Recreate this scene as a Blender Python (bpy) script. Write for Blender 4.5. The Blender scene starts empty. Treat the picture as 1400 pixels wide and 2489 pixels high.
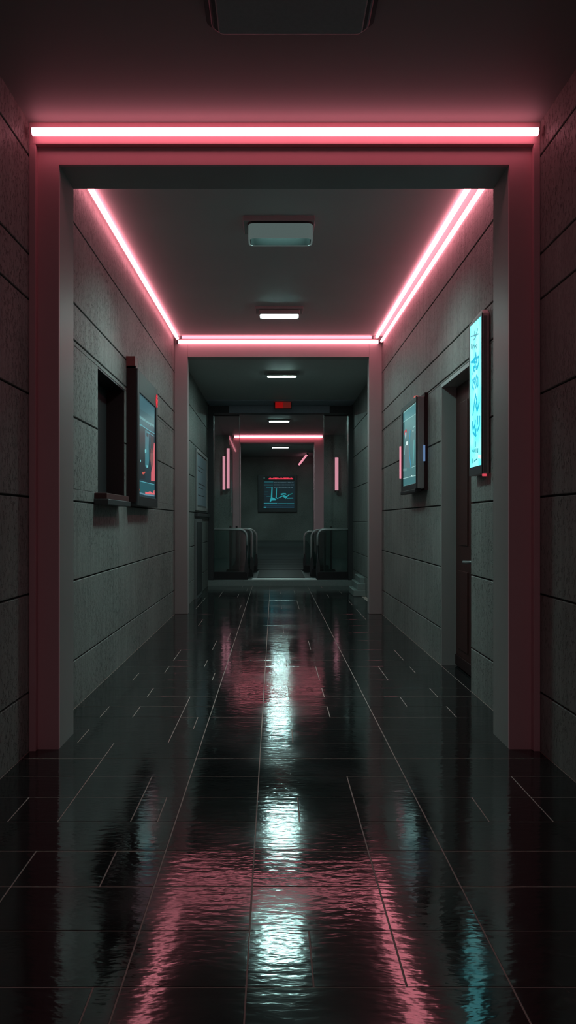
import bpy, math, random
from mathutils import Vector
random.seed(7)
S = bpy.context.scene
COL = S.collection
F = 1800.0; VX = 666.0; VY = 1265.0; H = 1.175      # focal length (px), vanishing point, eye height

# ------------------------------------------------------------------ camera, world, exposure
cd = bpy.data.cameras.new('camera'); cam = bpy.data.objects.new('camera', cd); COL.objects.link(cam)
cam.location = (0, 0, H); cam.rotation_euler = (math.pi/2, 0, 0)
cd.sensor_fit = 'VERTICAL'; cd.sensor_height = 36; cd.lens = 36*F/2489
cd.shift_x = (700-VX)/2489; cd.shift_y = (VY-1244.5)/2489; cd.clip_start = .05
S.camera = cam
w = bpy.data.worlds.new('world'); S.world = w; w.use_nodes = True
w.node_tree.nodes['Background'].inputs[0].default_value = (.72, .52, .54, 1)
w.node_tree.nodes['Background'].inputs[1].default_value = .40
S.view_settings.view_transform = 'Standard'; S.view_settings.look = 'None'
S.view_settings.gamma = 1; S.view_settings.exposure = 0.0; S.view_settings.use_curve_mapping = False

PINK = (1.0, .30, .375)
NEON = 5.6          # neon tubes of the middle hall
NEON_FRONT = 3.3     # tube over the first portal
NEON_FAR = 4.0
COOL = (.56, 1.0, .94)
LAMP_TRAY = 255.0    # hooded lamp
LAMP_FLAT = 65.0     # open diffusers
FILL = 1.0

# ------------------------------------------------------------------ helpers
def s2l(c):
    return tuple((v/255/12.92) if v <= 10.3 else (((v/255)+.055)/1.055)**2.4 for v in c)
def nodes(name):
    m = bpy.data.materials.new(name); m.use_nodes = True
    nt = m.node_tree; return m, nt, nt.nodes['Principled BSDF']
def plain(name, col, rough=.5, metal=0, bump=0, scale=60, spec=.5, var=.15):
    m, nt, b = nodes(name)
    g = nt.nodes.new('ShaderNodeNewGeometry')
    n = nt.nodes.new('ShaderNodeTexNoise'); n.inputs['Scale'].default_value = scale; n.inputs['Detail'].default_value = 4
    nt.links.new(g.outputs['Position'], n.inputs['Vector'])
    mx = nt.nodes.new('ShaderNodeMix'); mx.data_type = 'RGBA'
    mx.inputs[6].default_value = (*[c*(1-var) for c in col], 1); mx.inputs[7].default_value = (*[min(1, c*(1+var)) for c in col], 1)
    nt.links.new(n.outputs['Fac'], mx.inputs[0]); nt.links.new(mx.outputs[2], b.inputs['Base Color'])
    b.inputs['Roughness'].default_value = rough; b.inputs['Metallic'].default_value = metal
    b.inputs['Specular IOR Level'].default_value = spec
    if bump:
        bp = nt.nodes.new('ShaderNodeBump'); bp.inputs['Strength'].default_value = bump; bp.inputs['Distance'].default_value = .004
        nt.links.new(n.outputs['Fac'], bp.inputs['Height']); nt.links.new(bp.outputs[0], b.inputs['Normal'])
    return m
def glow(name, col, strength=1.0):
    m, nt, b = nodes(name)
    b.inputs['Base Color'].default_value = (*[min(.8, c) for c in col], 1) if strength > 1.5 else (.02, .02, .02, 1)
    b.inputs['Emission Color'].default_value = (*col, 1); b.inputs['Emission Strength'].default_value = strength
    b.inputs['Roughness'].default_value = .3; b.inputs['Specular IOR Level'].default_value = .12
    return m
def glass_mat(name, tint, refl=.08, rough=.02):
    m, nt, b = nodes(name); nt.nodes.remove(b)
    o = nt.nodes['Material Output']
    t = nt.nodes.new('ShaderNodeBsdfTransparent'); t.inputs[0].default_value = (*tint, 1)
    g = nt.nodes.new('ShaderNodeBsdfGlossy'); g.inputs['Roughness'].default_value = rough
    mx = nt.nodes.new('ShaderNodeMixShader'); mx.inputs[0].default_value = refl
    nt.links.new(t.outputs[0], mx.inputs[1]); nt.links.new(g.outputs[0], mx.inputs[2]); nt.links.new(mx.outputs[0], o.inputs[0])
    return m

def concrete():
    m, nt, b = nodes('pitted_concrete'); N = nt.nodes.new; L = nt.links.new
    g = N('ShaderNodeNewGeometry')
    mp = N('ShaderNodeMapping'); mp.inputs['Scale'].default_value = (1, 9, .9); L(g.outputs['Position'], mp.inputs[0])
    st = N('ShaderNodeTexNoise'); st.inputs['Scale'].default_value = 1.6; st.inputs['Detail'].default_value = 5; L(mp.outputs[0], st.inputs['Vector'])
    bl = N('ShaderNodeTexNoise'); bl.inputs['Scale'].default_value = 1.3; bl.inputs['Detail'].default_value = 3; L(g.outputs['Position'], bl.inputs['Vector'])
    r = N('ShaderNodeValToRGB'); r.color_ramp.elements[0].position = .32; r.color_ramp.elements[1].position = .72
    r.color_ramp.elements[0].color = (.20, .198, .188, 1); r.color_ramp.elements[1].color = (.33, .328, .312, 1)
    ad = N('ShaderNodeMath'); ad.operation = 'ADD'; ml = N('ShaderNodeMath'); ml.operation = 'MULTIPLY'; ml.inputs[1].default_value = .5
    L(st.outputs[0], ad.inputs[0]); L(bl.outputs[0], ad.inputs[1]); L(ad.outputs[0], ml.inputs[0]); L(ml.outputs[0], r.inputs[0])
    # pits
    mp2 = N('ShaderNodeMapping'); mp2.inputs['Scale'].default_value = (1, 1, .55); L(g.outputs['Position'], mp2.inputs[0])
    v = N('ShaderNodeTexNoise'); v.inputs['Scale'].default_value = 75; v.inputs['Detail'].default_value = 3; v.inputs['Roughness'].default_value = .6
    L(mp2.outputs[0], v.inputs['Vector'])
    rp = N('ShaderNodeMapRange'); rp.inputs[1].default_value = .30; rp.inputs[2].default_value = .47; L(v.outputs[0], rp.inputs[0])
    zone = N('ShaderNodeMapRange'); zone.inputs[1].default_value = .40; zone.inputs[2].default_value = .60; L(bl.outputs[0], zone.inputs[0])
    mxz = N('ShaderNodeMath'); mxz.operation = 'MAXIMUM'; L(rp.outputs[0], mxz.inputs[0])
    z2 = N('ShaderNodeMath'); z2.operation = 'MULTIPLY'; z2.inputs[1].default_value = .75; L(zone.outputs[0], z2.inputs[0]); L(z2.outputs[0], mxz.inputs[1])
    mc = N('ShaderNodeMix'); mc.data_type = 'RGBA'; mc.inputs[6].default_value = (.12, .12, .115, 1); L(mxz.outputs[0], mc.inputs[0]); L(r.outputs[0], mc.inputs[7])
    L(mc.outputs[2], b.inputs['Base Color'])
    hs = N('ShaderNodeMath'); hs.operation = 'MULTIPLY_ADD'; hs.inputs[1].default_value = 1.2; L(st.outputs[0], hs.inputs[0]); L(mxz.outputs[0], hs.inputs[2])
    bp = N('ShaderNodeBump'); bp.inputs['Strength'].default_value = .75; bp.inputs['Distance'].default_value = .008
    L(hs.outputs[0], bp.inputs['Height']); L(bp.outputs[0], b.inputs['Normal'])
    b.inputs['Roughness'].default_value = .55; b.inputs['Specular IOR Level'].default_value = .35
    return m

def wet_tile():
    m, nt, b = nodes('wet_black_tile'); N = nt.nodes.new; L = nt.links.new
    g = N('ShaderNodeNewGeometry')
    big = N('ShaderNodeTexNoise'); big.inputs['Scale'].default_value = 1.7; big.inputs['Detail'].default_value = 5; L(g.outputs['Position'], big.inputs['Vector'])
    # veins
    wv = N('ShaderNodeTexNoise'); wv.inputs['Scale'].default_value = 2.1; wv.inputs['Detail'].default_value = 6; wv.inputs['Distortion'].default_value = 1.1
    mpv = N('ShaderNodeMapping'); mpv.inputs['Scale'].default_value = (1, 1.6, 1); mpv.inputs['Location'].default_value = (3, 7, 1)
    L(g.outputs['Position'], mpv.inputs[0]); L(mpv.outputs[0], wv.inputs['Vector'])
    sb = N('ShaderNodeMath'); sb.operation = 'SUBTRACT'; sb.inputs[1].default_value = .5; L(wv.outputs[0], sb.inputs[0])
    ab = N('ShaderNodeMath'); ab.operation = 'ABSOLUTE'; L(sb.outputs[0], ab.inputs[0])
    vr = N('ShaderNodeMapRange'); vr.inputs[1].default_value = 0; vr.inputs[2].default_value = .006; vr.inputs[3].default_value = 1; vr.inputs[4].default_value = 0; L(ab.outputs[0], vr.inputs[0])
    vm = N('ShaderNodeMath'); vm.operation = 'MULTIPLY'; L(vr.outputs[0], vm.inputs[0])
    bz = N('ShaderNodeMapRange'); bz.inputs[1].default_value = .5; bz.inputs[2].default_value = .68; L(big.outputs[0], bz.inputs[0]); L(bz.outputs[0], vm.inputs[1])
    mc = N('ShaderNodeMix'); mc.data_type = 'RGBA'; mc.inputs[6].default_value = (.014, .0145, .015, 1); mc.inputs[7].default_value = (.075, .062, .056, 1)
    L(vm.outputs[0], mc.inputs[0]); L(mc.outputs[2], b.inputs['Base Color'])
    rr = N('ShaderNodeMapRange'); rr.inputs[1].default_value = .35; rr.inputs[2].default_value = .65; rr.inputs[3].default_value = .055; rr.inputs[4].default_value = .13
    L(big.outputs[0], rr.inputs[0]); L(rr.outputs[0], b.inputs['Roughness'])
    mp = N('ShaderNodeMapping'); mp.inputs['Scale'].default_value = (.40, 1.0, 1); L(g.outputs['Position'], mp.inputs[0])
    f1 = N('ShaderNodeTexNoise'); f1.inputs['Scale'].default_value = 42; f1.inputs['Detail'].default_value = 2.5; L(mp.outputs[0], f1.inputs['Vector'])
    f2 = N('ShaderNodeTexNoise'); f2.inputs['Scale'].default_value = 7; f2.inputs['Detail'].default_value = 2; L(mp.outputs[0], f2.inputs['Vector'])
    hh = N('ShaderNodeMath'); hh.operation = 'MULTIPLY_ADD'; hh.inputs[1].default_value = 1.5; L(f2.outputs[0], hh.inputs[0]); L(f1.outputs[0], hh.inputs[2])
    bp = N('ShaderNodeBump'); bp.inputs['Strength'].default_value = .5; bp.inputs['Distance'].default_value = .0014
    L(hh.outputs[0], bp.inputs['Height']); L(bp.outputs[0], b.inputs['Normal'])
    b.inputs['IOR'].default_value = 1.8
    return m

M = dict(
    wall=concrete(), tile=wet_tile(),
    grout=plain('grout', (.48, .37, .34), .7, spec=.2),
    ceil=plain('ceiling_paint', (.24, .25, .245), .6, scale=2, var=.06),
    ceil_lit=plain('ceiling_paint_lit', (.50, .52, .51), .6, scale=2, var=.05),  # ceiling paint lightened to stand in for missing bounce light
    groove=plain('dark_joint_backing', (.02, .02, .02), .9),  # near-black backing behind the gaps between slabs
    frame=plain('pink_painted_facing', (.68, .36, .40), .5, scale=5, var=.04),
    reveal=plain('grey_painted_reveal', (.36, .35, .34), .45, scale=4, var=.05),
    lightpaint=plain('pale_painted_frame', (.40, .37, .365), .5, scale=4, var=.04),
    black=plain('black_metal', (.012, .012, .014), .45),
    bezel=plain('charcoal_bezel', (.035, .036, .040), .5),
    added_baffle=plain('added_black_liner', (.0015, .0018, .0018), 1, spec=0),
    signgrey=plain('sign_housing_grey', (.55, .51, .51), .5),
    dgrey=plain('dark_grey_metal', (.06, .062, .066), .42, .3),
    mgrey=plain('mid_grey_metal', (.20, .205, .21), .45, .2),
    maroon=plain('maroon_lacquer', (.022, .005, .006), .6, spec=.3),
    wood=plain('dark_red_wood', (.045, .009, .008), .45, scale=14, var=.35),
    steel=plain('brushed_steel', (.72, .74, .74), .45, .5),
    fixture=plain('lamp_housing_paint', (.33, .34, .33), .4, var=.05),
    offpanel=plain('unlit_lamp_panel', (.34, .35, .36), .45),
    stone=plain('pale_kerb_stone', (.26, .29, .28), .4, bump=.2, scale=25),
    glass=glass_mat('clear_glass', (.90, .96, .95), .06),
    barglass=glass_mat('tinted_barrier_glass', (.66, .74, .73), .07, .08),
    ramp=plain('ribbed_rubber', (.07, .08, .08), .3),
    cap_red=plain('red_cap_paint', (.22, .05, .05), .5),
    blackred=plain('dark_red_metal', (.07, .016, .016), .6),
    band=plain('blue_grey_band', (.34, .38, .44), .5),
    neon=glow('pink_neon', PINK, NEON), neon_front=glow('front_pink_neon', PINK, NEON_FRONT),
    neon_soft=glow('soft_pink_neon', PINK, 2.2),
    neon_far=glow('far_pink_neon', PINK, NEON_FAR),
    bar=glow('pink_bar_lamp', s2l((238, 150, 170)), 1.0),
    tray=glow('hooded_lamp_tube', COOL, LAMP_TRAY), flat=glow('lamp_diffuser', COOL, LAMP_FLAT),
    flat_mid=glow('mid_lamp_diffuser', (.60, 1, .95), 130.0),
    shade_glow=glow('shade_added_glow', (.075, .105, .10), 1.0),  # low emission added so the grey lamp body looks lit
    flat_far=glow('far_lamp_diffuser', (.60, 1, .95), 120.0),
)

class MB:
    def __init__(s): s.v = []; s.f = []
    def box(s, x0, x1, y0, y1, z0, z1):
        if x0 > x1: x0, x1 = x1, x0
        i = len(s.v)
        s.v += [(x0,y0,z0),(x1,y0,z0),(x1,y1,z0),(x0,y1,z0),(x0,y0,z1),(x1,y0,z1),(x1,y1,z1),(x0,y1,z1)]
        s.f += [tuple(i+k for k in q) for q in ((0,3,2,1),(4,5,6,7),(0,1,5,4),(1,2,6,5),(2,3,7,6),(3,0,4,7))]
        return s
    def hexa(s, b, t):
        i = len(s.v); s.v += list(b)+list(t)
        s.f += [tuple(i+k for k in q) for q in ((0,3,2,1),(4,5,6,7),(0,1,5,4),(1,2,6,5),(2,3,7,6),(3,0,4,7))]
        return s
    def tube(s, pts, r, n=10, cap=True):
        pts = [Vector(p) for p in pts]; rings = []
        for k, p in enumerate(pts):
            a = pts[k-1] if k else p; b = pts[k+1] if k+1 < len(pts) else p
            d = (b-a).normalized()
            up = Vector((0,0,1)) if abs(d.z) < .9 else Vector((0,1,0))
            if k and len(pts) > 2: up = prev
            u = (up - d*up.dot(d)).normalized(); vv = d.cross(u); prev = u
            i = len(s.v); rings.append(i)
            s.v += [tuple(p + (u*math.cos(2*math.pi*j/n) + vv*math.sin(2*math.pi*j/n))*r) for j in range(n)]
        for a, b in zip(rings, rings[1:]):
            for j in range(n): s.f.append((a+j, a+(j+1)%n, b+(j+1)%n, b+j))
        if cap: s.f.append(tuple(rings[0]+j for j in reversed(range(n)))); s.f.append(tuple(rings[-1]+j for j in range(n)))
        return s
    def prism(s, poly, ax, a, b):
        """extrude a 2-D outline along axis ax ('x' | 'y' | 'z') from a to b"""
        n = len(poly); i = len(s.v)
        def P(p, t): return (t, p[0], p[1]) if ax == 'x' else ((p[0], t, p[1]) if ax == 'y' else (p[0], p[1], t))
        s.v += [P(p, a) for p in poly] + [P(p, b) for p in poly]
        s.f.append(tuple(i+k for k in range(n))); s.f.append(tuple(i+n+k for k in reversed(range(n))))
        for k in range(n): s.f.append((i+k, i+n+k, i+n+(k+1)%n, i+(k+1)%n))
        return s
    def build(s, name, mat, parent=None, bevel=0, seg=2, smooth=False):
        me = bpy.data.meshes.new(name); me.from_pydata([tuple(v) for v in s.v], [], s.f); me.validate()
        import bmesh
        bm = bmesh.new(); bm.from_mesh(me); bmesh.ops.recalc_face_normals(bm, faces=bm.faces); bm.to_mesh(me); bm.free()
        me.materials.append(M[mat] if isinstance(mat, str) else mat)
        if smooth:
            for p in me.polygons: p.use_smooth = True
        o = bpy.data.objects.new(name, me); COL.objects.link(o)
        if parent is not None:
            o.parent = parent
            if parent.type == 'EMPTY': o.location = -parent.location
        if bevel:
            md = o.modifiers.new('bevel', 'BEVEL'); md.width = bevel; md.segments = seg; md.limit_method = 'ANGLE'
        return o
def struct(o): o['kind'] = 'structure'; return o
def tag(o, label, cat, group=None):
    o['label'] = label; o['category'] = cat
    if group: o['group'] = group
    return o
def thing(name, loc, label, cat, group=None):
    o = bpy.data.objects.new(name, None); COL.objects.link(o); o.location = loc; o.empty_display_size = .1
    return tag(o, label, cat, group)
def rrect(x0, x1, z0, z1, r, n=5, corners=(1,1,1,1)):
    pts = []
    for (cx, cz, a0, on) in ((x1-r, z0+r, -90, corners[0]), (x1-r, z1-r, 0, corners[1]), (x0+r, z1-r, 90, corners[2]), (x0+r, z0+r, 180, corners[3])):
        if not on:
            pts.append((x1 if a0 in (-90, 0) else x0, z0 if a0 in (-90, 180) else z1)); continue
        for k in range(n+1):
            a = math.radians(a0+90*k/n); pts.append((cx+r*math.cos(a), cz+r*math.sin(a)))
    return pts

# ------------------------------------------------------------------ dimensions
XL, XR = -1.246, 1.354
Y1, Y1b, Y2, Y3, Y4, Y5 = 3.802, 4.08, 9.286, 13.33, 21.3, 26.0
YB = -1.6
def zc2(y): return 3.365 + (y-4.85)*.021
JOINTS = [.30, .80, 1.295, 1.82, 2.30, 2.53, 3.03]
G = .005
def side_wall(name, xin, out, y0, y1, ztop, holes=(), joints=JOINTS, vj=()):
    """slab wall; inner face at xin, thickness towards 'out' (+1/-1); real recessed joints between slabs"""
    m = MB(); t = .05
    zs = [0]+[j for j in joints if j < ztop-.05]+[ztop]
    for k in range(len(zs)-1):
        a = zs[k]+(G if k else 0); b = zs[k+1]-(G if k < len(zs)-2 else 0)
        cuts = sorted({a, b} | {h[2] for h in holes if a < h[2] < b} | {h[3] for h in holes if a < h[3] < b})
        for c, d in zip(cuts, cuts[1:]):
            segs = [(y0, y1)]
            for h in holes:
                if h[2] < (c+d)/2 < h[3]:
                    ns = []
                    for p, q in segs:
                        if h[0] > p: ns.append((p, min(q, h[0])))
                        if h[1] < q: ns.append((max(p, h[1]), q))
                    segs = ns
            for p, q in segs:
                vs = [v for (v, zz) in vj if p < v < q and zz == k]
                ed = [p]+vs+[q]
                for e0, e1 in zip(ed, ed[1:]):
                    m.box(xin, xin+out*t, e0+(G*.8 if e0 != p else 0), e1-(G*.8 if e1 != q else 0), c, d)
    o = struct(m.build(name, 'wall', bevel=.003, seg=1))
    g = MB(); segs = [(y0, y1, 0, ztop)]
    for h in holes:
        ns = []
        for (a, b, c, d) in segs:
            if h[0] >= b or h[1] <= a: ns.append((a, b, c, d)); continue
            if h[0] > a: ns.append((a, h[0], c, d))
            if h[1] < b: ns.append((h[1], b, c, d))
            if h[3] < d: ns.append((max(a, h[0]), min(b, h[1]), h[3], d))
            if h[2] > c: ns.append((max(a, h[0]), min(b, h[1]), c, h[2]))
        segs = ns
    for (a, b, c, d) in segs: g.box(xin+out*(t-.036), xin+out*.26, a, b, c, d)
    g.build('joint_backing', 'groove', o)
    return o

# ------------------------------------------------------------------ floor (real tiles over a grout bed)
m = MB()
rows = []; y = 1.865-.256*13
while y < Y3-.03:
    rows.append(y); y += .256 if y < 6.2 else .512
rows.append(Y3)
long_lines = [-.385, -.070, .600]
opt = [-1.04, -.845, -.56, .335, .84, 1.09]
for k, (a, b) in enumerate(zip(rows, rows[1:])):
    rnd = random.Random(100+k)
    xs = [XL] + long_lines + [x for x in opt if rnd.random() < (.42 if b < 6 else .3)] + [XR]
    if k % 5 == 2: xs.append(-.455)
    if k % 4 == 1: xs.append(.10)
    xs = sorted(set(xs)); a2 = max(a, YB)
    if b <= YB: continue
    for x0, x1 in zip(xs, xs[1:]):
        if x1-x0 < .04: continue
        g = .0022
        tx = rnd.uniform(-1, 1)*.0005*(x1-x0); ty = rnd.uniform(-1, 1)*.0016*min(b-a, .26); z = rnd.uniform(-.0002, 0)
        X0, X1, A, B = x0+g, x1-g, a2+g, b-g
        m.hexa([(X0,A,-.012),(X1,A,-.012),(X1,B,-.012),(X0,B,-.012)],
               [(X0,A,z-tx-ty),(X1,A,z+tx-ty),(X1,B,z+tx+ty),(X0,B,z-tx+ty)])
fl = struct(m.build('floor', 'tile', bevel=.0007, seg=1))
MB().box(XL-.26, XR+.26, YB, Y3, -.20, -.0011).build('grout_bed', 'grout', fl)

# ------------------------------------------------------------------ first hall
struct(side_wall('wall_left', XL, -1, YB, Y1b+.02, 3.5))
struct(side_wall('wall_right', XR, 1, YB, Y1b+.02, 3.5))
struct(MB().box(XL, XR, YB, Y1, 3.20, 3.5).build('ceiling', 'ceil'))
# portal 1
def gate(m, x0, x1, i0, i1, y0, y1, zi, zt):
    m.box(x0, i0, y0, y1, 0, zt); m.box(i1, x1, y0, y1, 0, zt); m.box(i0, i1, y0, y1, zi, zt)
IL, IR, ZI = -1.105, 1.208, 3.002
m = MB(); gate(m, XL, XR, IL, IR, Y1+.02, Y1b, ZI, 3.5); struct(m.build('trim_1', 'reveal'))
m = MB(); gate(m, XL, XR, IL, IR, Y1, Y1+.02, ZI, 3.2); struct(m.build('trim_2', 'frame'))
m = MB(); m.box(XL, XR, Y1-.038, Y1, 3.088, 3.2); m.box(XL, XL+.034, Y1-.038, Y1, 0, 3.088); m.box(XR-.034, XR, Y1-.038, Y1, 0, 3.088)
struct(m.build('trim_3', 'frame', bevel=.003))

# ------------------------------------------------------------------ second hall
NICHE = (5.24, 6.18, 1.37, 2.265)
DOOR = (5.09, 6.02, 0, 2.28)
YW0 = Y1b+.02
struct(side_wall('wall_left', XL, -1, YW0, Y2+.2, 3.6, [NICHE]))
struct(side_wall('wall_right', XR, 1, YW0, Y2+.2, 3.6, [DOOR], vj=()))
m = MB(); a, b = Y1b, Y2
m.hexa([(XL,a,zc2(a)),(XR,a,zc2(a)),(XR,b,zc2(b)),(XL,b,zc2(b))], [(XL,a,3.7),(XR,a,3.7),(XR,b,3.7),(XL,b,3.7)])
struct(m.build('ceiling', 'ceil_lit'))
# portal 2
m = MB(); gate(m, XL, XR, -1.083, 1.192, Y2, Y2+.16, 3.223, 3.6); struct(m.build('trim_4', 'lightpaint', bevel=.004))

# ------------------------------------------------------------------ third hall
XL3, XR3, ZC3 = -1.185, 1.415, 3.26
struct(side_wall('wall_left', XL3, -1, Y2+.2, Y3, 3.6, joints=[.3, .8, 1.295, 1.82, 2.3, 2.8], vj=[(11.6, 1), (10.6, 0)]))
struct(side_wall('wall_right', XR3, 1, Y2+.2, Y3, 3.6, joints=[.3, .62, 1.15, 1.75, 2.3, 2.8], vj=[(12.0, 1), (11.2, 2), (12.5, 0)]))
struct(MB().box(XL3, XR3, Y2+.16, Y3, ZC3, 3.6).build('ceiling', 'ceil_lit'))
# floor slivers beside the tiles where the hall steps sideways
# end of third hall: kerb, header, side posts
STEP = .10
struct(MB().box(XL3-.3, XR3+.3, Y3, Y3+.30, -.1, STEP).build('trim_5', 'stone', bevel=.008))
m = MB(); m.box(-2.4, 2.6, Y3+.30, Y5+.2, -.1, STEP); struct(m.build('floor', 'ramp'))
m = MB(); m.box(XL3-.3, XR3+.3, Y3, Y3+.18, 3.10, 3.7); m.box(XL3-.3, XL3+.095, Y3, Y3+.18, STEP, 3.10); m.box(XR3-.075, XR3+.3, Y3, Y3+.18, STEP, 3.10)
struct(m.build('trim_6', 'dgrey'))
struct(MB().box(XL3+.02, XR3-.02, Y3-.55, Y3-.005, ZC3-.02, ZC3-.001).build('trim_7', 'band'))
struct(MB().box(-.807, 1.0, Y3-.02, Y3-.001, 3.108, ZC3-.03).build('trim_8', 'band'))

# ------------------------------------------------------------------ far halls
struct(MB().box(-2.4, 2.6, Y3+.18, Y4, 3.62, 3.8).build('ceiling', 'ceil'))
struct(side_wall('wall_left', -2.2, -1, Y3+.18, Y4, 3.7))
struct(side_wall('wall_right', 2.4, 1, Y3+.18, Y4, 3.7))
def ax(px, Y): return (px-VX)*Y/F
def az(py, Y): return H+(VY-py)*Y/F
f0, f1, g0, g1 = ax(566, Y4), ax(787, Y4), ax(584, Y4), ax(764, Y4); zt4 = az(1076, Y4)
m = MB(); m.box(-2.4, f0, Y4, Y4+.3, STEP, 3.7); m.box(f1, 2.6, Y4, Y4+.3, STEP, 3.7); m.box(f0, f1, Y4, Y4+.3, az(1056, Y4), 3.7)
struct(m.build('wall_far', 'wall'))
m = MB()
m.box(f0, g0, Y4-.03, Y4+.3, STEP, az(1056, Y4)); m.box(g1, f1, Y4-.03, Y4+.3, STEP, az(1056, Y4)); m.box(g0, g1, Y4-.03, Y4+.3, zt4, az(1056, Y4))
struct(m.build('trim_9', 'frame', bevel=.004))
struct(MB().box(-1.3, 1.5, Y4+.3, Y5, 3.40, 3.6).build('ceiling', 'ceil'))
struct(side_wall('wall_left', -1.22, -1, Y4+.3, Y5, 3.6))
struct(side_wall('wall_right', 1.36, 1, Y4+.3, Y5, 3.6))
struct(MB().box(-1.5, 1.7, Y5, Y5+.2, 0, 3.6).build('wall_end', 'wall'))

# ribbed walkway rising to the end wall
wk = thing('moving_walkway', (.1, Y3+.6, STEP), 'dark ribbed walkway running between the glass barriers and rising to the end wall', 'walkway')
ya, yb, ym = Y3+.36, Y5-.05, Y3+2.45
x0, x1, x2, x3 = -.33, .59, -.96, 1.15
m = MB(); m.box(x0, x1, ya, ym, STEP, STEP+.012)
for k in range(22): yy = ya+.03+k*.092; m.box(x0+.02, x1-.02, yy, yy+.04, STEP+.01, STEP+.026)
m.build('entry_mat', 'ramp', wk)
m = MB(); m.prism([(ym+.01, STEP), (yb, STEP), (yb, .47), (ym+.01, STEP+.012)], 'x', x2, x3)
n = 70
for k in range(n):
    t = (k/n)**1.2; yy = ym+.04+(yb-ym-.15)*t; zz = STEP+.012+(.47-STEP-.012)*t
    m.box(x2+.03, x3-.03, yy, yy+.05, zz-.01, zz+.018)
m.build('tread_belt', 'ramp', wk)
lp = MB().box(ax(612, Y3), ax(770, Y3), Y3+.01, Y3+.34, STEP+.001, STEP+.012).build('added_kerb_plate', 'steel', bevel=.003)  # plate added to catch lamp light as the bright band on the kerb
tag(lp, 'added metal plate imitating the lit strip on the kerb between the two barriers', 'metal plate')

# ------------------------------------------------------------------ neon tubes
def rod(name, a, b, r, mat, label, cat='neon light', group='neon tubes along the ceiling edges', clip=None):
    t = thing(name, a, label, cat, group)
    A, B = Vector(a), Vector(b); d = (B-A).normalized()
    MB().tube([A+d*.0035, B-d*.0035], r, 12).build('glow_tube', mat, t, smooth=False)
    ct = .004 if mat == 'neon_front' else .022
    for p, q in ((A, A+d*ct), (B-d*ct, B)): MB().tube([p, q], r*(1.0 if ct < .01 else 1.12), 12).build('end_cap', 'mgrey', t)
    return t
e = .004
t = rod('neon_tube', (-1.218, Y1-.08, 3.128), (1.330, Y1-.08, 3.128), .0205, 'neon_front', 'long white-pink neon tube running across the top of the nearest portal')
zz = lambda y, d: zc2(y)-d
yn, yf = Y1b+.01, Y2-.10
rod('neon_tube', (XL+.050, yn, zz(yn,.026)), (XL+.050, yf, zz(yf,.026)), .019, 'neon', 'single pink neon tube along the left ceiling edge of the middle hall')
rod('neon_tube', (XR-.022, yn, zz(yn,.060)), (XR-.022, yf, zz(yf,.060)), .017, 'neon', 'lower outer pink neon tube of the pair at the right ceiling edge')
rod('neon_tube', (XR-.088, yn, zz(yn,.022)), (XR-.088, yf-.05, zz(yf,.022)), .019, 'neon', 'upper inner pink neon tube of the pair at the right ceiling edge')
rod('neon_tube', (XL+.03, Y2-.035, 3.405), (XR-.03, Y2-.035, 3.405), .020, 'neon', 'brighter lower neon tube across the second portal lintel')
rod('neon_tube', (XL+.09, Y2-.16, 3.432), (XR-.13, Y2-.16, 3.432), .017, 'neon_soft', 'softer upper neon tube on the ceiling before the second portal')
# back channels behind the tubes
m = MB(); m.box(XL+.001, XL+.012, yn, yf, 3.28, 3.34)
zt = az(1062, Y4)
rod('neon_tube', (f0+.02, Y4-.07, zt), (f1-.02, Y4-.07, zt), .032, 'neon_far', 'distant pink neon tube over the farthest portal')
rod('neon_tube', (1.10, 24.3, 3.36), (.88, 25.9, 3.13), .035, 'bar', 'short slanting pink neon glow beyond the farthest portal')

# vertical bar lamps on the far wall beside the farthest portal
def bar_lamp(px0, px1, py0, py1, Y, label, cap=None):
    x0, x1 = ax(px0, Y), ax(px1, Y); z1, z0 = az(py0, Y), az(py1, Y); xc = (x0+x1)/2; r = (x1-x0)/2
    t = thing('bar_lamp', (xc, Y, z0), label, 'wall light', 'upright pink bar lamps')
    MB().tube([(xc, Y, z0), (xc, Y, z1)], r, 12).build('glow_tube', 'bar', t, smooth=False)
    MB().box(xc-r*.9, xc+r*.9, Y+r*.9, Y4-.001, z0-.02, z1+.02).build('back_plate', 'dgrey', t, bevel=.01)
    c = MB().tube([(xc, Y, z0-.06), (xc, Y, z0)], r*1.15, 12)
    c.build('end_cap', cap or 'dgrey', t)
    return t
bar_lamp(541, 547.5, 1109, 1190, Y4-.16, 'shorter outer bar of the two upright pink lamps, left of far portal')
bar_lamp(551, 558, 1090, 1188, Y4-.16, 'taller inner bar of the two upright pink lamps, left of far portal')
bar_lamp(814, 822.5, 1112, 1192, Y4-.16, 'single upright pink bar lamp right of the far portal', 'blackred')

# ------------------------------------------------------------------ ceiling lamps
def flat_lamp(px0, px1, Yn, depth, zc, drop, mat, label, plate=True, group='ceiling lamps along the corridor'):
    x0, x1 = ax(px0, Yn), ax(px1, Yn); xc = (x0+x1)/2
    t = thing('ceiling_lamp', (xc, Yn+depth/2, zc), label, 'ceiling light', group)
    MB().box(x0-.035, x1+.035, Yn-.02, Yn+depth+.02, zc-drop*.35, zc-.001).build('mounting_plate', 'fixture', t, bevel=.004)
    MB().box(x0, x1, Yn, Yn+depth, zc-drop+.004, zc-drop*.35).build('housing', 'fixture', t, bevel=.012)
    i = .014
    MB().prism(rrect(x0+i, x1-i, Yn+i, Yn+depth-i, .02), 'z', zc-drop+.0022, zc-drop+.008).build('diffuser', mat, t)
    return t
flat_lamp(629, 729, 7.79, .17, zc2(7.79), .085, 'flat', 'lit ceiling lamp closest in front of the second portal neon')
flat_lamp(648, 722, 10.38, .14, ZC3, .06, 'flat_mid', 'lit ceiling lamp in the third hall, just behind the second portal')
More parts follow.
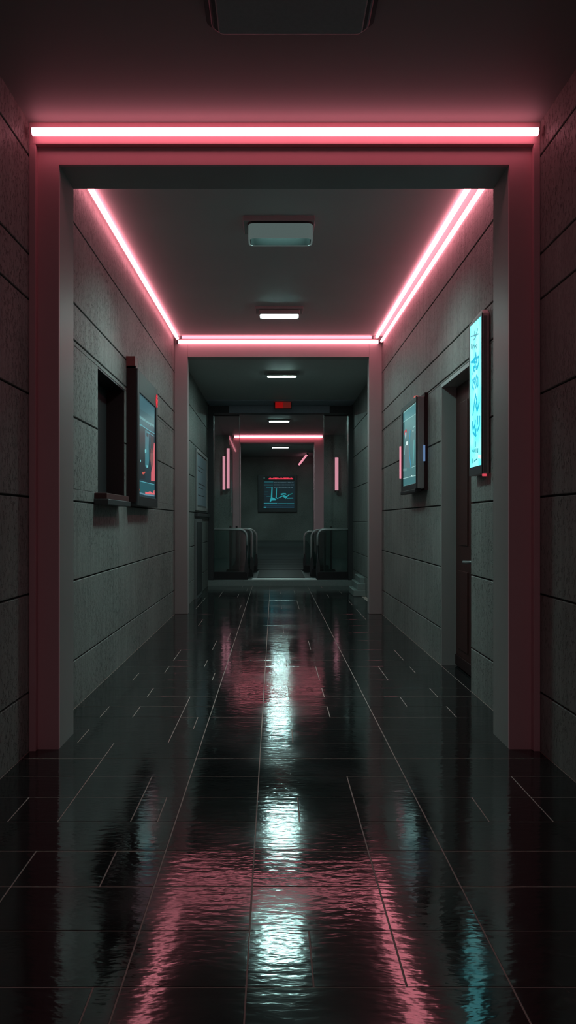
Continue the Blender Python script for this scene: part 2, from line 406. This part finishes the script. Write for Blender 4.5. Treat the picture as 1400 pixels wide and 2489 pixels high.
flat_lamp(653, 704, 17.9, .2, 3.62, .045, 'flat_far', 'thin lit ceiling lamp above the far pink neon, below the red sign')
flat_lamp(661, 702, 22.3, .15, 3.40, .035, 'flat_far', 'smallest lit ceiling lamp, just under the far portal lintel')
# hooded lamp (lamp tube up inside an open tray)
zc = zc2(5.35); Yn = 5.35
x0, x1 = ax(603, Yn), ax(761, Yn)
t = thing('ceiling_lamp', ((x0+x1)/2, Yn+.1, zc), 'big grey hooded ceiling lamp with rounded corners inside the middle hall', 'ceiling light', 'ceiling lamps along the corridor')
m = MB(); m.box(ax(590, Yn), ax(766, Yn), Yn-.01, Yn+.25, zc-.04, zc+.004); m.build('mounting_plate', 'fixture', t, bevel=.006)
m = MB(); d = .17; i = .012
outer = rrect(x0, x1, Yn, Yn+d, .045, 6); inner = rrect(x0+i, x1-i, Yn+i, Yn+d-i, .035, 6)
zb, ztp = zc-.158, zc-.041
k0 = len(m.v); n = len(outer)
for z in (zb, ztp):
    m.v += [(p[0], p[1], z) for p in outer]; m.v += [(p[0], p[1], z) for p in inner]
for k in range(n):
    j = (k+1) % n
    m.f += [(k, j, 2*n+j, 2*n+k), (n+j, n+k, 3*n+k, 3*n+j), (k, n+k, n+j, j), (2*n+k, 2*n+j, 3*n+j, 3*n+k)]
m.build('shade', 'shade_glow', t, smooth=False)
m = MB(); ins = rrect(x0+i+.001, x1-i-.001, Yn+i+.001, Yn+d-i-.001, .034, 6); ins2 = rrect(x0+i+.005, x1-i-.005, Yn+i+.005, Yn+d-i-.005, .030, 6)
for z in (zb+.004, ztp):
    m.v += [(p[0], p[1], z) for p in ins]; m.v += [(p[0], p[1], z) for p in ins2]
for k in range(n):
    j = (k+1) % n
    m.f += [(k, j, 2*n+j, 2*n+k), (n+j, n+k, 3*n+k, 3*n+j), (k, n+k, n+j, j), (2*n+k, 2*n+j, 3*n+j, 3*n+k)]
m.build('added_baffle', 'added_baffle', t)  # liner added to keep the inside of the shade dark
m = MB(); ou = rrect(x0-.005, x1+.005, Yn-.005, Yn+d+.005, .049, 6)
m.prism(ou, 'z', ztp-.012, ztp+.002); m.build('rim', 'black', t)
MB().box(x0+.05, x1-.05, Yn+.03, Yn+.14, zc-.060, zc-.045).build('lamp_tube', 'tray', t)
# unlit lamp overhead
Yn = 2.62; zc = 3.20; bt = .085
xe0, xe1 = ax(515, 3.0), ax(895, 3.0)
t = thing('ceiling_lamp', ((xe0+xe1)/2, 2.8, zc), 'large unlit ceiling lamp cut off by the top edge of the view', 'ceiling light', 'ceiling lamps along the corridor')
MB().prism(rrect(xe0, xe1, Yn, 3.01, .05, 6), 'z', zc-bt*.6, zc-.001).build('housing', 'dgrey', t, bevel=.012, seg=3)
MB().prism(rrect(xe0+.03, xe1-.03, Yn+.03, 2.96, .02, 4), 'z', zc-bt, zc-bt*.6).build('diffuser', 'offpanel', t, bevel=.006)
MB().prism(rrect(xe0-.02, xe1+.02, Yn-.02, 3.03, .06, 6), 'z', zc-.02, zc-.0005).build('mounting_plate', 'black', t)

# ------------------------------------------------------------------ flat graphics on screens: traced in place on the real panel plane
def onx(px, py, X):
    Y = X*F/(px-VX); return (Y, H+(VY-py)*Y/F)
def poly_x(m, X, out, pts, t=.0015):
    m.prism([onx(p[0], p[1], X) for p in pts], 'x', X, X+out*t)
def stroke(m, pts2, wd, plane, a, b):
    """pts2 in plane coordinates; ribbon of width wd extruded a..b"""
    for p, q in zip(pts2, pts2[1:]):
        d = Vector(q)-Vector(p)
        if d.length < 1e-6: continue
        u = d.normalized(); nrm = Vector((-u.y, u.x))*wd/2; ee = u*wd*.35
        P = [Vector(p)-ee+nrm, Vector(q)+ee+nrm, Vector(q)+ee-nrm, Vector(p)-ee-nrm]
        m.prism([tuple(v) for v in P], plane, a, b)

# ------------------------------------------------------------------ wall niche (left) with ledge
nc = thing('wall_niche', (XL, 5.71, 1.37), 'tall dark recess in the left wall with a maroon far side', 'niche')
m = MB(); y0, y1, z0, z1 = NICHE; dp = .15; xo = XL-.262
m.box(XL-dp-.01, XL-dp, y0, y1, z0, z1); m.build('back_panel', 'dgrey', nc)
MB().box(XL-dp, XL-.004, y1-.012, y1-.0005, z0+.012, z1-.012).build('far_side', 'maroon', nc)
m = MB(); m.box(XL-dp, XL-.004, y0+.0005, y0+.012, z0+.012, z1-.012); m.box(XL-dp, XL-.004, y0+.0005, y1-.0005, z1-.012, z1-.0005); m.box(XL-dp, XL-.004, y0+.0005, y1-.0005, z0+.0005, z0+.012)
m.build('lining', 'black', nc)
for ya, yb2, tt in ((5.42, 5.50, .03), (5.66, 5.70, .02)): MB().box(XL-dp+.001, XL-dp+tt, ya, yb2, z0+.012, z1-.012).build('upright_bar', 'mgrey', nc)
lg = thing('wall_ledge', (XL, 5.6, 1.36), 'thick stone ledge with a dark red top edge below the dark left niche', 'ledge')
MB().box(XL+.0005, XL+.10, 5.12, 5.92, 1.285, 1.325).build('slab', 'dgrey', lg, bevel=.004)
MB().box(XL+.0005, XL+.088, 5.13, 5.91, 1.325, 1.366).build('top_layer', 'blackred', lg, bevel=.003)

# ------------------------------------------------------------------ left display case
XD = XL+.095
y0, y1, z0, z1 = 6.25, 7.33, 1.30, 2.46
dc = thing('display_case', (XL, 6.8, z0), 'dark wall display on the left with a teal street picture and red emblem', 'display')
MB().box(XL+.0005, XD-.012, y0, y1, z0, z1).build('cabinet', 'black', dc, bevel=.006)
MB().box(XL+.002, XD-.014, y0-.006, y0-.0003, z0+.03, z1+.02).build('side_panel', 'maroon', dc)
MB().prism([(y0+.12, z1), (y1, z1), (y1, z1+.02), (y0+.12, z1+.06)], 'x', XL+.0005, XD-.05).build('hood', 'dgrey', dc)
MB().box(XL+.0005, XD-.02, y0-.006, y0+.11, z1+.0005, z1+.10).build('top_cap', 'cap_red', dc)
m = MB(); sy0, sy1, sz0, sz1 = 6.345, 7.235, 1.385, 2.275
m.box(XD-.012, XD, y0, sy0, z0, z1); m.box(XD-.012, XD, sy1, y1, z0, z1); m.box(XD-.012, XD, sy0, sy1, z0, sz0); m.box(XD-.012, XD, sy0, sy1, sz1, z1)
m.build('bezel', 'bezel', dc, bevel=.003)
XS = XD-.0085
scr = MB().box(XD-.012, XS, sy0+.0005, sy1-.0005, sz0+.0005, sz1-.0005).build('screen', glow('screen_night_teal', s2l((28, 52, 60))), dc)
Z8 = lambda x, y: (300+x/6.22, 860+y/6.22)
def patch(parent, name, col, polys, X, out, conv, lim, layer=1, lines=()):
    m = MB(); a = X; b = X+out*.0009*layer
    def cl(p): return (min(max(p[0], lim[0]), lim[1]), min(max(p[1], lim[2]), lim[3]))
    for P in polys: m.prism([cl(onx(*conv(*p), X)) for p in P], 'x', a, b)
    for (P, wd) in lines: stroke(m, [cl(onx(*conv(*p), X)) for p in P], wd, 'x', a, b)
    return m.build(name, glow('print_%s' % name, s2l(col)), parent)
lim = (sy0+.002, sy1-.002, sz0+.002, sz1-.002)
P = lambda *a, **k: patch(scr, *a, X=XS, out=1, conv=Z8, lim=lim, **k)
P('sky_area', (46, 86, 98), [[(205,585),(468,815),(468,975),(205,800)]])
P('upper_band', (34, 66, 78), [[(205,800),(468,975),(468,1190),(205,1060)]])
P('pale_streaks', (86, 128, 134), [[(230,920),(330,995),(330,1030),(230,960)],[(335,1005),(460,1075),(460,1110),(335,1030)],[(395,1040),(412,1050),(408,1100),(398,1090)]], layer=2)
P('dark_building', (27, 40, 45), [[(222,1080),(325,1125),(325,1900),(222,1890)],[(405,1260),(440,1280),(440,1500),(405,1500)]], layer=2)
P('bright_column', (50, 110, 120), [[(325,1150),(385,1180),(378,1420),(385,1600),(372,1720),(325,1700)]], layer=2)
P('small_sign', (40, 52, 56), [[(345,1195),(375,1210),(372,1260),(350,1250)]], layer=3)
P('glow_spots', (110, 190, 195), [[(320,1450),(340,1440),(342,1490),(322,1500)],[(250,1600),(262,1605),(258,1640),(248,1630)],[(345,1680),(368,1690),(366,1720),(348,1720)]], layer=3)
P('teal_lines', (80, 160, 172), [], lines=[([(215,1062),(270,1078),(340,1130),(465,1205)], .006), ([(345,1180),(400,1205),(460,1245)], .004), ([(220,1915),(330,1945),(462,1975)], .006), ([(400,1250),(400,1440)], .003)], layer=3)
P('street_band', (34, 84, 92), [[(205,1915),(468,1980),(468,2150),(205,2118)]])
P('pink_figure', (205, 96, 106), [[(460,1345),(470,1360),(470,1925),(418,1920),(420,1785),(450,1640),(452,1500)]], layer=3)
P('warm_haze', (120, 78, 78), [[(410,1420),(450,1470),(452,1620),(430,1760),(405,1600)]], layer=2)
P('red_spots', (185, 84, 76), [[(278,1790),(325,1778),(322,1805),(300,1825),(282,1815)],[(230,2040),(248,2045),(245,2070),(232,2065)]], layer=3)
P('pink_base', (222, 104, 112), [[(328,2085),(360,2095),(400,2078),(440,2110),(465,2060),(468,2130),(328,2118)]], layer=3)
P('pale_floor_edge', (96, 132, 150), [], lines=[([(210,2085),(250,2105),(330,2128),(466,2146)], .012)], layer=2)
em = MB(); ey, ez = 7.265, 2.345
em.prism([(ey+.058*math.cos(a)*.9, ez+.066*math.sin(a)) for a in [2*math.pi*k/20 for k in range(20)]], 'x', XD, XD+.004)
em.build('emblem', glow('emblem_red', s2l((225, 38, 58))), dc)
em = MB()
stroke(em, [(ey-.026, ez+.030), (ey-.004, ez+.018), (ey+.020, ez+.028)], .010, 'x', XD+.004, XD+.006)
stroke(em, [(ey-.024, ez-.002), (ey+.006, ez-.006), (ey+.020, ez-.028), (ey+.008, ez-.042)], .009, 'x', XD+.004, XD+.006)
em.build('emblem_lines', 'black', dc)

# ------------------------------------------------------------------ right poster case
XP = XR-.104
y0, y1, z0, z1 = 6.52, 7.29, 1.455, 2.27
pc = thing('poster_case', (XR, 6.9, z0), 'grey wall case on the right holding a pale teal lit poster', 'poster case')
MB().box(XP+.012, XR-.028, y0, y1, z0, z1).build('cabinet', 'mgrey', pc, bevel=.008)
MB().box(XR-.028, XR-.0005, y0-.004, y1, z0-.01, z1+.03).build('back_plate', 'maroon', pc)
m = MB(); sy0, sy1, sz0, sz1 = 6.535, 7.205, 1.505, 2.222
m.box(XP, XP+.012, y0, sy0, z0, z1); m.box(XP, XP+.012, sy1, y1, z0, z1); m.box(XP, XP+.012, sy0, sy1, z0, sz0); m.box(XP, XP+.012, sy0, sy1, sz1, z1)
m.build('bezel', 'dgrey', pc, bevel=.002)
MB().box(XP-.004, XP+.05, y0+.03, y1+.01, z0-.03, z0-.0005).build('bottom_rail', 'black', pc, bevel=.004)
XS2 = XP+.0085
scr = MB().box(XS2, XP+.012, sy0+.0005, sy1-.0005, sz0+.0005, sz1-.0005).build('lit_poster', glow('poster_teal', s2l((72, 120, 122))), pc)
Z7 = lambda x, y: (950+x/8.58, 930+y/8.58)
lim = (sy0+.002, sy1-.002, sz0+.002, sz1-.002)
P = lambda *a, **k: patch(scr, *a, X=XS2, out=-1, conv=Z7, lim=lim, **k)
P('top_band', (70, 126, 132), [[(240,630),(522,415),(522,650),(240,830)]])
P('grey_centre', (86, 116, 120), [[(290,1330),(385,1250),(390,1560),(400,1780),(300,1760)]], )
P('light_column', (92, 158, 158), [[(478,1190),(495,1185),(485,1480),(470,1700),(458,1700),(470,1450)]], layer=2)
P('bottom_band', (62, 112, 116), [[(250,2005),(522,1935),(522,2085),(250,2145)]])
P('light_lines', (150, 196, 192), [], lines=[([(250,832),(520,652)], .004), ([(255,2004),(520,1936)], .006), ([(465,945),(490,915),(512,905)], .006), ([(300,1310),(285,1500)], .005), ([(440,1765),(520,1735)], .004), ([(245,634),(518,424)], .007)], layer=2)
P('blue_line', (58, 150, 190), [], lines=[([(405,1000),(385,1250),(390,1540),(404,1620),(422,1785)], .007)], layer=3)
P('red_arc', (196, 60, 66), [], lines=[([(285,1082),(290,1025),(322,988),(330,1030)], .012)], layer=3)
P('pale_shapes', (170, 188, 200), [[(300,1050),(322,1040),(322,1110),(308,1175),(300,1120)]], layer=2)
P('pale_patch', (100, 142, 142), [[(258,1800),(330,1790),(330,1835),(258,1845)]], layer=2)
P('white_square', (205, 232, 230), [[(316,1240),(358,1222),(358,1300),(316,1308)],[(434,1930),(446,1928),(446,1948),(434,1950)],[(458,1000),(470,992),(470,1015),(460,1020)]], layer=3)
MB().tube([(XP-.004, y1+.004, az(1163, y1)), (XP-.004, y1+.004, az(1085, y1))], .011, 8).build('pink_edge_reflection', 'bar', pc)  # pink reflection on the case edge, put in as a glowing rod
MB().tube([(XR-.034, y0-.012, az(1121, y0)), (XR-.034, y0-.012, az(1082, y0))], .009, 8).build('blue_edge_lamp', glow('blue_edge', s2l((95, 125, 165))), pc)
MB().prism(rrect(6.62, 6.68, z1, z1+.022, .009, 3, (0,1,1,0)), 'x', XP+.01, XP+.04).build('red_lamp', glow('red_indicator', s2l((210, 85, 75))), pc)

# ------------------------------------------------------------------ cyan upright sign
XG = XR-.050
y0, y1, z0, z1 = 4.648, 4.95, 1.47, 2.49
sg = thing('light_box_sign', (XR, 4.8, z0), 'narrow upright bright cyan light box with brushed characters beside the door', 'sign')
m = MB(); m.prism([(y0, z0), (y1, z0), (y1, z1-.012), (y1-.05, z1+.006), (y0+.03, z1+.018), (y0, z1-.01)], 'x', XG+.006, XR-.0005)
m.build('housing', 'signgrey', sg, bevel=.008)
m = MB(); m.box(XG, XG+.006, y0, y0+.012, z0, z1-.01); m.box(XG, XG+.006, y1-.012, y1, z0, z1-.01); m.box(XG, XG+.006, y0+.012, y1-.012, z0, z0+.055); m.box(XG, XG+.006, y0+.012, y1-.012, z1-.024, z1-.01)
m.build('frame', 'dgrey', sg)
m = MB(); m.box(XG+.012, XG+.034, y0-.003, y0-.0002, z0+.01, z1-.03); m.build('side_groove', 'mgrey', sg)
XGf = XG+.003
m, nt, b = nodes('cyan_light_panel')
g = nt.nodes.new('ShaderNodeNewGeometry'); nz = nt.nodes.new('ShaderNodeTexNoise'); nz.inputs['Scale'].default_value = 7
nt.links.new(g.outputs['Position'], nz.inputs['Vector']); r = nt.nodes.new('ShaderNodeValToRGB')
r.color_ramp.elements[0].position = .35; r.color_ramp.elements[1].position = .65
r.color_ramp.elements[0].color = (*s2l((96, 236, 244)), 1); r.color_ramp.elements[1].color = (*s2l((160, 252, 252)), 1)
nt.links.new(nz.outputs[0], r.inputs[0]); nt.links.new(r.outputs[0], b.inputs['Emission Color']); b.inputs['Emission Strength'].default_value = 1.15
b.inputs['Base Color'].default_value = (.1, .3, .3, 1)
gy0, gy1, gz0, gz1 = y0+.012, y1-.012, z0+.055, z1-.024
pn = MB().box(XGf, XG+.006, gy0+.0003, gy1-.0003, gz0+.0003, gz1-.0003).build('light_panel', m, sg)
def uv(x, y):
    u = (x-135)/168; t = 290-175*u; bt = 2340-90*u
    return (gy1-(gy1-gy0)*u, gz1-(gz1-gz0)*(y-t)/(bt-t))
def ink(name, col, strokes, wd):
    m = MB()
    for s_ in strokes: stroke(m, [uv(*p) for p in s_], wd, 'x', XGf-.0012, XGf)
    m.build(name, glow('ink_'+name, s2l(col)), pn)
ink('characters', (24, 184, 216), [
 [(222,660),(215,720),(190,765),(165,800)],[(185,765),(265,708)],[(222,680),(235,780)],[(265,705),(262,800),(242,880),(225,892)],[(152,800),(235,790)],[(215,830),(195,880),(175,970)],[(185,872),(250,850)],[(200,780),(215,830)],[(185,900),(207,925)],
 [(205,1020),(182,1070),(175,1160),(190,1182)],[(175,1060),(205,1100),(220,1160)],[(230,985),(222,1040),(228,1100),(240,1150),(252,1120),(250,1020),(230,985)],[(205,1020),(210,1090)],
 [(215,1255),(205,1350),(190,1480),(178,1560)],[(215,1255),(235,1340),(222,1420),(240,1495),(255,1440),(268,1370)],[(235,1340),(246,1480)],
 [(170,1665),(180,1770),(200,1720)],[(215,1635),(205,1730),(225,1850)],[(180,1810),(215,1852),(225,1760)],[(250,1570),(245,1680)],[(277,1565),(270,1700),(248,1770)]], .015)
ink('small_characters', (40, 150, 165), [
 [(150,430),(200,410),(255,385)],[(205,350),(200,420)],[(250,310),(235,370),(215,440),(190,475)],
 [(155,540),(155,600)],[(165,540),(180,612),(187,560),(195,545)],[(195,545),(205,587),(222,560),(210,545)],[(232,535),(240,550),(228,587)],
 [(218,1945),(218,2012)],[(170,2090),(185,2060),(192,2090)],[(205,2060),(205,2087)],[(225,2040),(225,2090)],[(240,2035),(242,2085)],[(252,2030),(250,2082)],
 [(175,2200),(172,2255)],[(200,2225),(235,2187)]], .008)
m = MB(); q = [uv(255,2115), uv(300,2108), uv(300,2168), uv(255,2165)]; m.prism(q, 'x', XGf-.0012, XGf); m.build('white_sticker', glow('sticker', (.8, .85, .85)), pn)
MB().tube([(XG+.015, y0+.04, z0-.007), (XG+.040, y0+.04, z0-.007)], .008, 10).build('red_lamp', glow('red_indicator_sign', s2l((205, 70, 85))), sg)

# ------------------------------------------------------------------ door on the right
y0, y1, z0, z1 = DOOR
dr = struct(MB().box(XR+.118, XR+.158, y0+.005, y1-.035, .01, z1-.035).build('door_1', 'wood', bevel=.003))
for (za, zb2) in ((.16, .78), (.98, 2.10)):
    for (ya, yb2) in ((y0+.10, y0+.44), (y0+.52, y1-.13)):
        MB().box(XR+.110, XR+.1185, ya, yb2, za, zb2).build('door_panel', 'wood', dr, bevel=.004)
MB().box(XR+.108, XR+.1175, y0+.012, y1-.04, .015, .10).build('kick_plate', 'maroon', dr, bevel=.003)
hd = MB().prism(rrect(5.36, 5.41, .76, .92, .015), 'x', XR+.108, XR+.118).build('handle_plate', 'mgrey', dr)
MB().tube([(XR+.116, 5.385, .87), (XR+.075, 5.385, .87), (XR+.070, 5.42, .868), (XR+.068, 5.56, .862)], .011, 10).build('door_handle', 'mgrey', dr, smooth=True)
m = MB(); m.box(XR+.002, XR+.26, y1-.03, y1-.0005, 0, z1-.0005); m.box(XR+.002, XR+.26, y0+.0005, y1-.03, z1-.03, z1-.0005)
struct(m.build('trim_10', 'reveal'))
MB().box(XR+.0, XR+.26, y0+.0005, y1-.03, -.01, .004).build('door_sill', 'tile', dr)

# ------------------------------------------------------------------ third hall: notice board, ledge, cabinet
def onx3(px, py): return onx(px, py, XL3+.001)
Yn0, Yn1 = onx3(474, 0)[0], onx3(500, 0)[0]
nb = thing('notice_board', (XL3, (Yn0+Yn1)/2, 1.33), 'pale framed notice on the left wall of the third hall', 'notice board')
m = MB(); z0, z1 = 1.33, 2.26
MB().box(XL3+.0005, XL3+.02, Yn0, Yn1, z0, z1).build('backing', 'mgrey', nb)
MB().box(XL3+.02, XL3+.023, Yn0+.08, Yn1-.08, z0+.08, z1-.08).build('paper', plain('notice_paper', (.30, .34, .40), .7), nb)
m.box(XL3+.02, XL3+.032, Yn0, Yn0+.05, z0, z1); m.box(XL3+.02, XL3+.032, Yn1-.05, Yn1, z0, z1); m.box(XL3+.02, XL3+.032, Yn0+.05, Yn1-.05, z1-.05, z1); m.box(XL3+.02, XL3+.032, Yn0+.05, Yn1-.05, z0, z0+.05)
m.build('frame', 'lightpaint', nb)
m = MB()
for (za, ya, yb2) in ((2.0, .2, 1.2), (1.94, .2, .9), (1.74, .3, 1.3), (1.68, .3, 1.0), (1.56, .25, 1.2)): m.box(XL3+.023, XL3+.0245, Yn0+ya, min(Yn0+yb2, Yn1-.12), za, za+.012)
m.build('printed_lines', 'dgrey', nb)
tag(MB().box(XL3+.0005, XL3+.05, 11.0, 13.25, 1.235, 1.285).build('wall_shelf', 'dgrey', bevel=.004), 'long thin dark shelf beneath the pale framed notice', 'shelf')
cb = thing('wall_cabinet', (XL3, 11.5, 0), 'tall slim dark cabinet standing against the left wall under the shelf', 'cabinet')
MB().box(XL3+.0005, XL3+.035, 11.0, 11.85, .0, 1.20).build('body', 'mgrey', cb, bevel=.004)
MB().box(XL3+.035, XL3+.042, 11.05, 11.8, .06, 1.15).build('door', 'dgrey', cb, bevel=.003)
# plinth stack on the right
pl = MB(); pl.box(XR3-.19, XR3-.001, 11.4, 12.1, .0, .10); pl.box(XR3-.13, XR3-.001, 11.4, 12.25, .10, .20); pl.box(XR3-.08, XR3-.001, 11.5, 12.3, .20, .29)
tag(pl.build('stone_plinth', 'stone', bevel=.008), 'low stepped stone plinth at the foot of the right wall of third hall', 'plinth')
# red sign
rs = thing('exit_sign', (ax(687, 12.95), 12.95, 3.1), 'small half-lit red box sign hanging at the centre of the header', 'sign')
Y = 12.95; x0, x1 = ax(665, Y), ax(709, Y); z1, z0 = az(971, Y), az(993.5, Y); xm = ax(688, Y)
MB().box(x0, x1, Y+.004, Y+.07, z0, z1).build('housing', 'black', rs, bevel=.004)
MB().box(x0+.028, xm, Y, Y+.004, z0+.010, z1-.010).build('lit_half', glow('sign_red', s2l((128, 8, 8))), rs)
MB().box(xm+.001, x1-.012, Y, Y+.004, z0+.010, z1-.010).build('dim_half', glow('sign_dim_red', s2l((84, 22, 18))), rs)
MB().box(x0+.1, x1-.1, Y+.02, Y+.05, z1, ZC3-.021).build('bracket', 'black', rs)

# ------------------------------------------------------------------ glass doors parked in the end opening
def gdoor(px0, px1, label):
    Y = Y3+.24; x0, x1 = ax(px0, Y), ax(px1, Y); zb_, zt_ = STEP+.012, 3.085
    t = thing('glass_door', ((x0+x1)/2, Y, STEP), label, 'glass door', 'parked glass door leaves')
    MB().box(x0+.006, x1-.006, Y, Y+.012, zb_, zt_).build('pane', 'glass', t)
    for q in (x0, x1-.006): MB().box(q, q+.006, Y-.004, Y+.016, zb_, zt_).build('edge_trim', 'mgrey', t)
    MB().box(x0, x1, Y-.006, Y+.018, zt_, zt_+.05).build('top_rail', 'dgrey', t)
    c = MB(); xx = x0 if px0 < VX else x1
    c.box(xx-.012, xx+.012, Y-.02, Y-.006, 2.93, 2.99); c.build('clamp', 'steel', t)
gdoor(520, 582, 'slim frameless glass door leaf parked on the left of the end opening')
gdoor(787, 844, 'slim frameless glass door leaf parked on the right of the end opening')

# ------------------------------------------------------------------ glass barriers
def barrier(pxo, pxi, Y, ytop, ybase, label, full=True, rad=.13):
    """outer edge pxo, inner (rounded) edge pxi"""
    xo_, xi = ax(pxo, Y), ax(pxi, Y); zt_ = az(ytop, Y); zb_ = STEP
    sgn = 1 if xi > xo_ else -1
    t = thing('glass_barrier', ((xo_+xi)/2, Y, STEP), label, 'barrier', 'glass barriers on the kerb')
    r = .020 if full else .016
    pts = [(xo_, Y, zt_-r)]
    for k in range(7):
        a = math.radians(90-90*k/6); pts.append((xi-sgn*(rad+r)+sgn*rad*math.cos(a), Y, zt_-r-rad+rad*math.sin(a)))
    MB().tube(pts+[(xi-sgn*r, Y, zb_+.62 if full else zb_+.25)], r, 10).build('handrail', 'steel', t, smooth=True)
    MB().tube([(xi-sgn*r, Y, zb_+.62 if full else zb_+.25), (xi-sgn*r, Y, zb_)], r*1.05, 10).build('lower_post', 'dgrey', t, smooth=True)
    poly = [(xo_, zb_+.13), (xi-sgn*2*r, zb_+.13), (xi-sgn*2*r, zt_-2*r-rad*.7), (xi-sgn*(2*r+rad*.7), zt_-2*r), (xo_, zt_-2*r)]
    MB().prism(poly, 'y', Y-.005, Y+.005).build('glass_panel', 'barglass', t)
    MB().prism(rrect(min(xo_-sgn*.08, xi-sgn*.02), max(xo_-sgn*.08, xi-sgn*.02), zb_, zb_+.14, .03, 3, (0,1,1,0)), 'y', Y-.03, Y+.06).build('base', 'black', t)
    MB().tube([(xo_, Y+.01, zb_), (xo_, Y+.01, zt_+.05)], .022, 8).build('end_post', 'black', t)
    MB().prism([(xi-sgn*.03+.035*math.cos(a), zb_+.19+.19*math.sin(a)) for a in [2*math.pi*k/18 for k in range(18)]], 'y', Y-.02, Y+.05).build('foot_shield', 'dgrey', t)
barrier(517, 603, Y3+.12, 1284, 1411, 'front left glass barrier with silver top rail curving down on the right')
barrier(560, 616, Y3+.9, 1284, 1405, 'second left glass barrier, partly hidden behind the front left one', False, .11)
barrier(575, 626, Y3+2.2, 1284, 1395, 'rearmost left glass barrier whose thin rail curves out furthest', False, .16)
barrier(853, 769, Y3+.12, 1284, 1411, 'front right glass barrier with silver top rail curving down on the left')
barrier(805, 754, Y3+.9, 1286, 1405, 'second right glass barrier, partly hidden behind the front right one', False, .14)
barrier(790, 737, Y3+2.2, 1290, 1395, 'rearmost right glass barrier with the faintest thin rail', False, .12)

# ------------------------------------------------------------------ end wall screen
Y = Y5-.10
es = thing('wall_screen', (ax(674, Y), Y5, az(1243, Y)), 'square dark framed screen on the end wall with teal drawing and red strip', 'screen')
Z5 = lambda x, y: (ax(600+x/8.75, Y), az(1130+y/8.75, Y))
def zbox(m, x0, y0, x1, y1, ya, yb_):
    a = Z5(x0, y0); b_ = Z5(x1, y1); m.box(a[0], b_[0], ya, yb_, b_[1], a[1])
m = MB(); zbox(m, 240, 215, 1065, 1000, Y+.01, Y5-.001); m.build('cabinet', 'black', es, bevel=.01)
m = MB(); zbox(m, 240, 215, 355, 1000, Y, Y+.01); zbox(m, 1020, 215, 1065, 1000, Y, Y+.01); zbox(m, 355, 215, 1020, 240, Y, Y+.01); zbox(m, 355, 922, 1020, 1000, Y, Y+.01)
m.build('bezel', 'dgrey', es)
m = MB(); zbox(m, 358, 340, 1017, 920, Y+.004, Y+.0098); sc = m.build('display', glow('screen_dark_blue', s2l((20, 34, 40))), es)
def zp(name, col, polys=(), lines=(), yoff=.0, par=None):
    m = MB()
    for p in polys: m.prism([Z5(*q) for q in p], 'y', Y+.0005-yoff, Y+.0039)
    for (p, wd) in lines: stroke(m, [Z5(*q) for q in p], wd, 'y', Y+.0005-yoff, Y+.0039)
    m.build(name, glow('far_'+name, s2l(col)), par or sc)
R = lambda x0, y0, x1, y1: [(x0,y0),(x1,y0),(x1,y1),(x0,y1)]
rnd = random.Random(3); m = []
x = 465
while x < 975:
    wd = rnd.choice((14, 20, 26)); m.append(R(x, 272+rnd.choice((0, 0, 10)), x+wd, 308)); x += wd+4
zp('red_letter_strip', (235, 62, 84), m, par=es)
rows_ = []
for yy in (375, 425, 478):
    x = 575
    while x < 985:
        wd = rnd.choice((8, 14, 22)); rows_.append(R(x, yy-9, min(x+wd, 1000), yy+9)); x += wd+rnd.choice((4, 6, 12))
zp('text_rows', (62, 84, 92), rows_)
zp('teal_bars', (28, 82, 90), [R(365,418,555,436), R(410,470,540,486), R(375,355,560,372), R(380,570,460,582), R(415,665,500,676), R(365,620,440,626)])
zp('teal_drawing', (40, 142, 152), [
  [(525,465),(548,465),(542,690),(590,712),(630,735),(612,755),(545,757),(520,765),(498,795),(486,775),(510,700)],
  [(630,500),(640,500),(634,680),(642,712),(750,655),(790,640),(850,665),(858,700),(820,722),(790,690),(760,672),(650,722),(610,700)],
  [(712,615),(770,600),(830,603),(842,635),(790,625),(730,645)],[(840,665),(890,630),(905,640),(860,680)],[(850,700),(985,698),(985,714),(850,718)]], yoff=.0003)
zp('green_leaf', (24, 100, 96), [[(888,625),(965,598),(975,605),(940,635),(895,640)]], yoff=.0005)
zp('bottom_lines', (42, 122, 132), [R(360,808,645,822), R(665,815,845,826), R(850,815,1005,830), R(358,890,412,916)])
zp('bottom_panel', (26, 60, 76), [R(365,850,740,862), R(415,895,1005,912), R(365,872,1005,878)])
m = MB(); zbox(m, 315, 262, 385, 300, Y+.004, Y+.0099); m.build('green_label', glow('green_label', s2l((44, 68, 66))), es)
